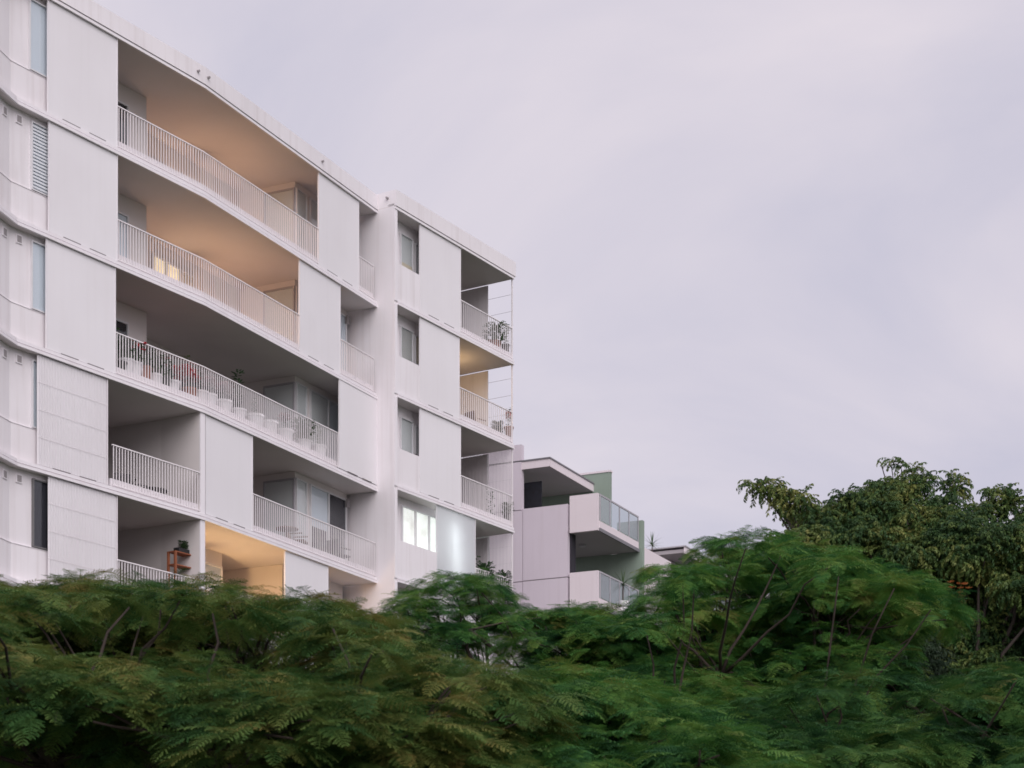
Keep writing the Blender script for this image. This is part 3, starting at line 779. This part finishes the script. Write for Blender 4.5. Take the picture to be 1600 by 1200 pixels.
# potted palm on the far terrace and plant on the green balcony
def spiky(loc, label, n, L_, trunk):
    t = thing('potted_palm', label, 'plant', loc)
    m = MB(); m.lathe([(.001, 0), (.2, 0), (.25, .4), (.22, .4), (.001, .36)], loc, 14); part('pot', m, M['pot'], t)
    if trunk: m = MB(); m.cyl((loc[0], loc[1], loc[2]+.36), (loc[0], loc[1], loc[2]+.36+trunk), .03, .025, 8); part('trunk', m, M['barkg'], t)
    r2 = random.Random(5); top = Vector(loc)+Vector((0, 0, .36+trunk))
    for i in range(n):
        a = r2.uniform(0, 6.28); el = r2.uniform(-.35, 1.3); m = MB(); d = Vector((math.cos(a)*math.cos(el), math.sin(a)*math.cos(el), math.sin(el)))
        s = d.cross(Vector((0, 0, 1))).normalized()*.022; p = top; pts = []
        for j in range(5):
            w_ = s*(1-j/4.2); pts.append((p-w_, p+w_)); p = p+d*L_/4; d = (d+Vector((0, 0, -.13))).normalized()
        for (a0, b0), (a1, b1) in zip(pts, pts[1:]): m.quad(tuple(a0), tuple(b0), tuple(b1), tuple(a1))
        part('leaf', m, M['leaf'], t)
p = P3(1019, 850, 82); spiky((p.x, p.y, p.z-1.35), 'spiky palm in a pot on the far terrace right of the green fin wall', 34, .62, .95)
p = P3(980, 905, 75); spiky((p.x-.2, p.y-.5, zb2+.25), 'broad dark potted plant behind the lower glass balcony', 30, .75, .7)

# ------------------------------------------------------------------ trees
def frond_mesh(seed, m_):
    r_ = random.Random(seed); m = MB(); L_ = .46; npair = 12
    pts = []; p = Vector((0, 0, 0)); el = r_.uniform(.15, .3)
    for j in range(9):
        pts.append(p.copy()); p = p+Vector((math.cos(el), 0, math.sin(el)))*L_/8; el -= r_.uniform(.06, .12)
    def onr(t):
        f = t*8; i = min(int(f), 7); return pts[i].lerp(pts[i+1], f-i)
    for j in range(8):
        a, b = pts[j], pts[j+1]; w0 = .004*(1-j/9); m.quad((a.x, -w0, a.z), (b.x, -w0, b.z), (b.x, w0, b.z), (a.x, w0, a.z))
    for i in range(npair):
        t = .16+.84*i/(npair-1); c = onr(t); plen = .125*(math.sin(math.pi*min(1, (t*.86+.14)))**.6)*r_.uniform(.85, 1.1)
        for sgn in (-1, 1):
            ang = sgn*(1.25-.55*t+r_.uniform(-.08, .08)); droop = r_.uniform(.1, .9); q = c.copy(); nseg = 8
            d = Vector((math.cos(ang), math.sin(ang), .15)); st = plen/nseg
            for j in range(nseg):
                q2 = q+d*st; s = Vector((-d.y, d.x, 0)).normalized(); ll = .0098*(1-.35*abs(j/nseg-.4))
                for sg in (-1, 1):
                    o = s*sg*ll+d*ll*.35
                    i0 = len(m.v); m.v += [tuple(q), tuple(q+d*st*.85), tuple(q+d*st*.5+o+Vector((0, 0, -.002)))]; m.f.append((i0, i0+1, i0+2))
                    i0 = len(m.v); m.v += [tuple(q+d*st*.05+o*.8), tuple(q+d*st*.45), tuple(q+d*st*.75+o*.95)]; m.f.append((i0, i0+1, i0+2))
                q = q2; d = (d+Vector((0, 0, -droop/nseg))).normalized()
    return m.mesh('frond', m_)
FR = {k: [frond_mesh(20+i, M[k]) for i in range(3)] for k in ('frond', 'frondo', 'frond_shaded')}

def scatter(name, pts, protos, parent):
    """pts: (location, euler, scale, variant). One mesh of points with an instance per point."""
    me = bpy.data.meshes.new(name); off = world_loc(parent)
    me.from_pydata([tuple(Vector(p[0])-off) for p in pts], [], [])
    a = me.attributes.new('rot', 'FLOAT_VECTOR', 'POINT'); a.data.foreach_set('vector', [c for p in pts for c in p[1]])
    a = me.attributes.new('scl', 'FLOAT', 'POINT'); a.data.foreach_set('value', [p[2] for p in pts])
    a = me.attributes.new('var', 'INT', 'POINT'); a.data.foreach_set('value', [p[3] for p in pts])
    o = bpy.data.objects.new(name, me); col.objects.link(o); o.parent = parent; o['kind'] = 'stuff'
    t = bpy.data.node_groups.new(name, 'GeometryNodeTree')
    t.interface.new_socket('Geometry', in_out='INPUT', socket_type='NodeSocketGeometry'); t.interface.new_socket('Geometry', in_out='OUTPUT', socket_type='NodeSocketGeometry')
    n = t.nodes.new; L = t.links.new
    gi, go = n('NodeGroupInput'), n('NodeGroupOutput'); j = n('GeometryNodeJoinGeometry')
    def attr(nm, ty):
        x = n('GeometryNodeInputNamedAttribute'); x.data_type = ty; x.inputs['Name'].default_value = nm; return x.outputs['Attribute']
    rot, scl, var = attr('rot', 'FLOAT_VECTOR'), attr('scl', 'FLOAT'), attr('var', 'INT')
    for i, pr in enumerate(protos):
        oi = n('GeometryNodeObjectInfo'); oi.inputs['Object'].default_value = pr; oi.inputs['As Instance'].default_value = True
        cmp_ = n('FunctionNodeCompare'); cmp_.data_type = 'INT'; cmp_.operation = 'EQUAL'
        L(var, cmp_.inputs[2]); cmp_.inputs[3].default_value = i
        ip = n('GeometryNodeInstanceOnPoints'); L(gi.outputs[0], ip.inputs['Points']); L(cmp_.outputs[0], ip.inputs['Selection'])
        L(oi.outputs['Geometry'], ip.inputs['Instance']); L(scl, ip.inputs['Scale'])
        er = n('FunctionNodeEulerToRotation'); L(rot, er.inputs[0]); L(er.outputs[0], ip.inputs['Rotation'])
        L(ip.outputs[0], j.inputs[0])
    L(j.outputs[0], go.inputs[0])
    md = o.modifiers.new('scatter', 'NODES'); md.node_group = t
    return o

def in_poly(x, y, poly):
    c = False; n = len(poly)
    for i in range(n):
        x0, y0 = poly[i]; x1, y1 = poly[(i+1) % n]
        if (y0 > y) != (y1 > y) and x < (x1-x0)*(y-y0)/(y1-y0)+x0: c = not c
    return c
def arc(a, b, rise, n, rng, jit):
    pts = []
    for i in range(n+1):
        t = i/n; p = a.lerp(b, t)+Vector((0, 0, rise*math.sin(math.pi*t)))
        if 0 < i < n: p += Vector((rng.uniform(-jit, jit), rng.uniform(-jit, jit), rng.uniform(-jit, jit)*.6))
        pts.append(p)
    return pts

def poinciana(label, poly, top, D0, D1, base_px, nlimb, npad, pad_r, seed, mk='frond', nsingle=150, lat=9, fs=1.0, gap=0, flowers=(), rim=26, extra_branches=(), tw=1.0):
    rng = random.Random(seed)
    Dm = (D0+D1)/2; b = Vector(((base_px-CX)/F*Dm, Dm, 0))
    t = thing('poinciana_tree', label, 'tree', b, 'feathery leaved trees in the foreground')
    pads = []
    for (x0, y0), (x1, y1) in zip(top, top[1:]):            # pads along the upper outline
        n = max(1, int(math.hypot(x1-x0, y1-y0)/rim))
        for i in range(n):
            f = (i+rng.random()*.6)/n; D = rng.uniform(D0, D1)
            p = P3(x0+(x1-x0)*f, y0+(y1-y0)*f+rng.uniform(0, 14), D); pads.append((p, pad_r*rng.uniform(.35, .6)))
    xs = [p[0] for p in poly]; ys = [p[1] for p in poly]; tries = 0; mounds = []
    while len(mounds) < npad//6 and tries < 5000:            # mounds of leaf rosettes, the lower ones nearer
        tries += 1
        x, y = rng.uniform(min(xs), max(xs)), rng.uniform(min(ys), max(ys))
        if not in_poly(x, y, poly): continue
        f = min(1, max(0, (y-min(ys))/(max(ys)-min(ys))+rng.uniform(-.22, .22))); D = D1-(D1-D0)*f
        Rm = pad_r*rng.uniform(.85, 1.5); rp = Rm*F/D
        if any(math.hypot(x-mx_, (y-my_)*1.5) < .72*(rp+rq)*.8 for mx_, my_, rq in mounds): 
            if tries % 9: continue
        mounds.append((x, y, rp)); c = P3(x, y, D)
        for i in range(9):
            a = rng.uniform(0, 6.283); g_ = math.sqrt((i+.5)/9)
            pads.append((c+Vector((Rm*g_*math.cos(a), Rm*g_*math.sin(a), Rm*(.55*(1-g_*g_)-.15))), pad_r*rng.uniform(.45, .75)))
        pads.append((c+Vector((0, .5*Rm, -.25*Rm)), pad_r*.8))
    def top_y(x):
        for (x0, y0), (x1, y1) in zip(top, top[1:]):
            if x0 <= x <= x1: return y0+(y1-y0)*(x-x0)/(x1-x0)
        return top[0][1] if x < top[0][0] else top[-1][1]
    for p, r in pads:                                        # keep every dome, with its fronds, under the crown's outline
        x = CX+F*p.x/p.y; lim = CAMZ+(HY-top_y(x))/F*p.y
        p.z = min(p.z, lim-.34*r-.10+rng.uniform(-.06, .03))
    # limbs: cluster the pads and run a limb to every cluster, a twig to every pad
    cen = [pads[i][0].copy() for i in rng.sample(range(len(pads)), min(nlimb, len(pads)))]
    for it in range(5):
        acc = [[Vector((0, 0, 0)), 0] for _ in cen]
        for p, r in pads:
            i = min(range(len(cen)), key=lambda i: (cen[i]-p).length); acc[i][0] += p; acc[i][1] += 1
        cen = [a/n if n else c for (a, n), c in zip(acc, cen)]
    fork = b+Vector((0, 0, 1.7)); m = MB()
    m.tube([b+Vector((0, 0, -.1)), b+Vector((.03, 0, .5)), b+Vector((-.04, .03, 1.1)), fork], [.26, .19, .17, .16], 10)
    part('trunk', m, M['bark'], t, smooth=True)
    for ci, c in enumerate(cen):
        m = MB(); c2 = c+Vector((0, 0, -.28))
        ln = arc(fork, c2, .25, 7, rng, .10); r0 = rng.uniform(.055, .085)*tw
        m.tube(ln, [r0*(1-.62*i/7) for i in range(8)], 7)
        for p, r in pads:
            if min(range(len(cen)), key=lambda i: (cen[i]-p).length) != ci: continue
            st = ln[rng.choice((5, 6, 7))]; m.tube(arc(st, p+Vector((0, 0, -.03)), rng.uniform(-.05, .12), 5, rng, .05), [.020*tw, .016*tw, .013*tw, .010*tw, .008, .006], 5)
        part('branch', m, M['bark'], t, smooth=True)
    for pts, r0 in extra_branches:
        m = MB(); v = [P3(*q) for q in pts]; m.tube(v, [r0*(1-.85*i/(len(v)-1)) for i in range(len(v))], 7); part('branch', m, M['bark'], t, smooth=True)
    fr = []
    for p, r in pads:
        nro = max(5, int(15*(r/.5)**1.5))
        for i in range(nro):
            a = rng.uniform(0, 6.283); f = math.sqrt((i+rng.random())/nro); rr = r*f
            c = p+Vector((rr*math.cos(a), rr*math.sin(a), r*(.50*(1-f*f)-.16)+rng.uniform(-.06, .05)))
            a0 = rng.uniform(0, 6.283)
            for j in range(lat):
                az = a+rng.uniform(-1.3, 1.3)*(1.6-f) if f > .35 else a0+j*6.283/lat+rng.uniform(-.3, .3)
                fr.append((c, (rng.uniform(-.35, .35), -.22+.62*f+rng.uniform(-.25, .28), az), fs*rng.uniform(.50, .92), rng.randrange(3)))
    fr.sort(key=lambda q: q[0].y-.35*q[0].z)
    single = fr[:nsingle]; rest = fr[nsingle:]
    protos = [None]*3
    for c, e_, s, v in single:
        o = inst('frond', FR[mk][v], t, c, e_, s)
        if protos[v] is None: protos[v] = o
    scatter('foliage', rest, protos, t)
    for fx, fy, D in flowers:
        p = P3(fx, fy, D); m = MB()
        for i in range(4):
            c = p+Vector((rng.uniform(-.06, .06), rng.uniform(-.06, .06), rng.uniform(-.04, .04)))
            for j in range(5):
                a = j*1.256+rng.random(); d = Vector((math.cos(a), math.sin(a), .35))*.035; s = Vector((-math.sin(a), math.cos(a), 0))*.016
                m.quad(tuple(c), tuple(c+d*.6+s), tuple(c+d), tuple(c+d*.6-s))
        part('flower_cluster', m, M['orange'], t)
    return t

T1top = [(-90, 925), (0, 906), (40, 902), (85, 920), (118, 890), (180, 900), (245, 898), (300, 888), (352, 908), (395, 922), (440, 925), (500, 920), (560, 940), (605, 962), (628, 1000)]
poinciana('nearest and darkest feathery tree filling the lower left in front of the white building',
          T1top+[(600, 1040), (680, 1080), (760, 1130), (800, 1240), (560, 1240), (430, 1185), (250, 1150), (100, 1135), (-90, 1130)], T1top, 9.5, 15, 250, 10, 240, .42, 1, 'frondo', 280, rim=20, fs=.74)
T2top = [(622, 940), (645, 912), (675, 895), (705, 880), (735, 886), (770, 910), (800, 936), (840, 950), (880, 940), (915, 930), (950, 945), (985, 965)]
poinciana('small airy tree with bare dark branches showing below the wing of the white building',
          [(620, 950), (700, 895), (780, 925), (860, 955), (930, 940), (985, 970), (985, 1050), (900, 1040), (800, 1010), (740, 990), (690, 1010), (640, 1010)], T2top, 17.5, 22, 800, 4, 62, .36, 2, 'frond', 240, rim=20, fs=.72, tw=.55,
          extra_branches=(([(600, 968, 19), (640, 980, 19), (690, 1002, 19), (728, 1010, 19)], .032), ([(800, 1180, 18.8), (770, 1090, 18.9), (740, 1040, 19), (729, 1012, 19), (733, 985, 19), (790, 972, 19.2), (845, 965, 19.4)], .034),
           ([(733, 986, 19), (765, 1008, 18.9), (800, 1042, 18.8), (870, 1040, 18.8)], .030), ([(815, 985, 19.2), (860, 1030, 19), (885, 1060, 18.9), (930, 1130, 18.8)], .028)))
T3top = [(960, 965), (1000, 950), (1028, 938), (1040, 880), (1058, 858), (1080, 884), (1104, 872), (1122, 836), (1148, 818), (1180, 836), (1215, 828), (1248, 866), (1290, 842), (1325, 876), (1370, 866), (1410, 894), (1450, 912), (1500, 940)]
poinciana('broad mid green feathery tree right of centre hiding the lower part of the green building',
          T3top+[(1480, 965), (1400, 990), (1360, 1080), (1380, 1240), (900, 1240), (880, 1050), (940, 1000)], T3top, 15.5, 21, 1180, 11, 330, .46, 3, 'frond', 290, rim=24, fs=.76,
          flowers=((1505, 918, 16.5), (1495, 912, 16.4)))
T4top = [(690, 1088), (760, 1050), (850, 1040), (930, 1036), (1010, 1060), (1080, 1095), (1150, 1130), (1220, 1175)]
poinciana('bright green feathery tree low in the centre foreground',
          T4top+[(1230, 1240), (690, 1240)], T4top, 11, 15, 930, 7, 130, .42, 4, 'frond', 280, rim=22, fs=.74, flowers=((755, 1094, 11.2),))
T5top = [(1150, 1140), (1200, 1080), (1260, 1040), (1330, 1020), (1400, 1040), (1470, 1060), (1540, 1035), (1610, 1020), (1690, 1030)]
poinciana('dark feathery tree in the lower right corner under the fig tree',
          T5top+[(1700, 1240), (1120, 1240)], T5top, 13, 18, 1450, 8, 165, .46, 5, 'frond_shaded', 280, rim=26, fs=.76)

# dark shrubs in the shade under the nearest tree are built after the leaf sprigs below
# --- weeping fig at the right
def sprig_mesh(seed):
    r_ = random.Random(seed); m = MB(); p = Vector((0, 0, 0)); d = Vector((1, 0, .45)).normalized()
    for j in range(12):
        q = p+d*.030; m.quad((p.x, p.y-.002, p.z), (q.x, q.y-.002, q.z), (q.x, q.y+.002, q.z), (p.x, p.y+.002, p.z))
        for k in range(3):
            a = r_.uniform(0, 6.283); ld = (d*.5+Vector((math.cos(a)*.5, math.sin(a)*.8, -r_.uniform(.2, 1.1)))).normalized(); L_ = r_.uniform(.05, .085)
            s = ld.cross(Vector((r_.uniform(-1, 1), r_.uniform(-1, 1), .8))).normalized()*L_*.19
            k0, k1, k2 = p+ld*.008, p+ld*L_*.42, p+ld*L_+Vector((0, 0, -.008))
            i0 = len(m.v); m.v += [tuple(k0), tuple(k1+s), tuple(k2), tuple(k1-s)]; m.f += [(i0, i0+1, i0+3), (i0+1, i0+2, i0+3)]
        p = q; d = (d+Vector((0, 0, -.14))).normalized()
    return m.mesh('leafy_twig', M['figleaf'])
SP = [sprig_mesh(70+i) for i in range(3)]
def fig():
    rng = random.Random(8); D = 34.0
    b = Vector(((1480-CX)/F*D, D, 0))
    t = thing('fig_tree', 'large dark small leaved fig tree standing tall at the right edge', 'tree', b)
    cl = [  # picture column, row, distance, radius in metres
        (1178, 760, 33, .12), (1192, 762, 33, .16), (1206, 769, 33, .19), (1226, 780, 33, .24), (1248, 790, 33, .28), (1275, 800, 33.3, .36), (1262, 828, 33, .34), (1310, 806, 33.5, .5), (1345, 802, 33.8, .5),
        (1380, 792, 34, .5), (1412, 784, 34, .45), (1436, 760, 34.2, .22), (1424, 737, 34.2, .13), (1408, 727, 34.2, .09), (1392, 722, 34.2, .07), (1376, 722, 34.2, .05), (1444, 748, 34.2, .14), (1458, 802, 34, .4), (1490, 770, 34.4, .2), (1492, 752, 34.3, .13), (1486, 742, 34.3, .07), (1500, 745, 34.3, .06),
        (1515, 818, 34.2, .42), (1542, 806, 34.4, .3), (1560, 778, 34.4, .23), (1548, 766, 34.4, .1), (1574, 770, 34.4, .14), (1600, 812, 34.3, .42), (1640, 816, 34.3, .5),
        (1225, 850, 32, .3), (1250, 855, 32, .4)]
    for x, y, n in ((1300, 840, 5), (1380, 830, 9), (1460, 830, 9), (1540, 850, 9), (1610, 850, 8), (1340, 890, 7), (1430, 900, 9), (1520, 910, 9), (1600, 910, 9), (1450, 970, 8), (1540, 980, 9), (1620, 980, 9), (1420, 1030, 6), (1500, 1050, 8), (1590, 1050, 8), (1300, 940, 6), (1370, 960, 6)):
        for i in range(n//2+1): cl.append((x+rng.uniform(-38, 38), y+rng.uniform(-16, 36), rng.uniform(32.2, 36.5), rng.uniform(.42, .72)))
    pts = []; cen = []
    for x, y, d, r in cl:
        c0 = P3(x, y, d); cen.append((c0, r))
        for kk in range(max(1, int(round((r/.25)**2)))):      # each bough carries several drooping tufts
            v = Vector((rng.gauss(0, 1), rng.gauss(0, 1), rng.gauss(0, 1))).normalized()*(r*rng.uniform(.25, .85) if r > .3 else 0)
            rt = min(r, rng.uniform(.20, .34)); c = c0+Vector((v.x, v.y, v.z*.8)); out_ = v.normalized() if v.length > .01 else Vector((0, -1, 0))
            for i in range(int(115*(rt/.28)**2)):
                u = (Vector((rng.gauss(0, 1), rng.gauss(0, 1), rng.gauss(.25, 1))).normalized()+out_*.5).normalized(); rr = rt*rng.uniform(.2, 1.0)
                p = c+Vector((u.x*rr, u.y*rr, u.z*rr*.9)); az = math.atan2(u.y, u.x)+rng.uniform(-.7, .7)
                pts.append((p, (rng.uniform(-.5, .5), rng.uniform(-.3, .8)-u.z*.5, az), rng.uniform(.55, 1.0), rng.randrange(3)))
    fork = b+Vector((0, 0, 4.0)); m = MB(); m.tube([b, b+Vector((.1, 0, 1.5)), b+Vector((0, 0, 3)), fork], [.5, .38, .33, .30], 12); part('trunk', m, M['barkg'], t, smooth=True)
    for i, (c, r) in enumerate(cen):
        m = MB(); m.tube(arc(fork, c, .3, 6, rng, .18), [.09, .075, .06, .05, .035, .022, .008], 6); part('branch', m, M['barkg'], t, smooth=True)
    pts.sort(key=lambda q: q[0].y)
    protos = [None]*3
    for c, e_, s, v in pts[:160]:
        o = inst('leafy_twig', SP[v], t, c, e_, s)
        if protos[v] is None: protos[v] = o
    scatter('foliage', pts[160:], protos, t)
fig()

# --- dark shrubs under the nearest feathery tree, then an added dark backing row
def shrub(px_, D, w_, h, label, seed):
    rng = random.Random(seed); b = Vector(((px_-CX)/F*D, D, 0))
    t = thing('shrub', label, 'shrub', b, 'dark shrubs in the shade of the trees')
    m = MB()
    for i in range(7):
        a = rng.uniform(0, 6.28); m.tube(arc(b+Vector((.1*math.cos(a), .1*math.sin(a), 0)), b+Vector((w_*.6*math.cos(a), w_*.6*math.sin(a), h*rng.uniform(.6, .9))), .1, 5, rng, .06), [.04, .034, .028, .02, .014, .008], 6)
    part('stem', m, M['bark'], t)
    pts = []
    for i in range(int(2600*w_*h/3)):
        a = rng.uniform(0, 6.283); f = math.sqrt(rng.random()); z = h*rng.uniform(.12, 1); k = math.sqrt(max(.05, 1-((z/h-.45)/.62)**2))
        p = b+Vector((w_*f*k*math.cos(a), w_*f*k*math.sin(a), z+rng.uniform(-.1, .1)))
        pts.append((p, (rng.uniform(-.5, .5), rng.uniform(-.4, .7), a+rng.uniform(-.8, .8)), rng.uniform(.6, 1.1), rng.randrange(3)))
    pts.sort(key=lambda q: q[0].y); protos = [None]*3
    for c, e_, s_, v in pts[:60]:
        o = inst('leafy_twig', SD[v], t, c, e_, s_)
        if protos[v] is None: protos[v] = o
    scatter('foliage', pts[60:], protos, t)
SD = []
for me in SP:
    d = me.copy(); d.name = 'leafy_twig'; d.materials.clear(); d.materials.append(M['shaded_shrubleaf']); SD.append(d)
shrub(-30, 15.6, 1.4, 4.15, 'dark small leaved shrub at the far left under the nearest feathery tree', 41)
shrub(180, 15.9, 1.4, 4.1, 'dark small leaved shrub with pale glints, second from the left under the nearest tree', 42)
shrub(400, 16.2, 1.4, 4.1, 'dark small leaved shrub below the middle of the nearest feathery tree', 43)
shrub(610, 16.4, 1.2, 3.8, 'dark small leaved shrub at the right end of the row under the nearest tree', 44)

for i_, (x_, d_, w_, h_) in enumerate(((930, 25, 1.3, 5.2), (1060, 25.5, 1.5, 5.9), (1200, 26, 1.6, 6.4), (1340, 26.5, 1.6, 6.6), (1480, 27, 1.7, 5.4), (1620, 27.5, 1.7, 5.3))):  # back row added as dark backing so the gaps between crowns turn near black
    shrub(x_, d_, w_, h_, ('added dark backing shrub behind the small airy tree, lowest of the back row', 'added dark backing shrub behind the left edge of the broad mid green tree', 'added dark backing shrub filling the gaps of the broad mid green tree',
          'added dark backing shrub behind the right half of the broad mid green tree', 'added dark backing shrub below the fig tree', 'added dark backing shrub below the fig tree at the right edge')[i_], 60+i_)
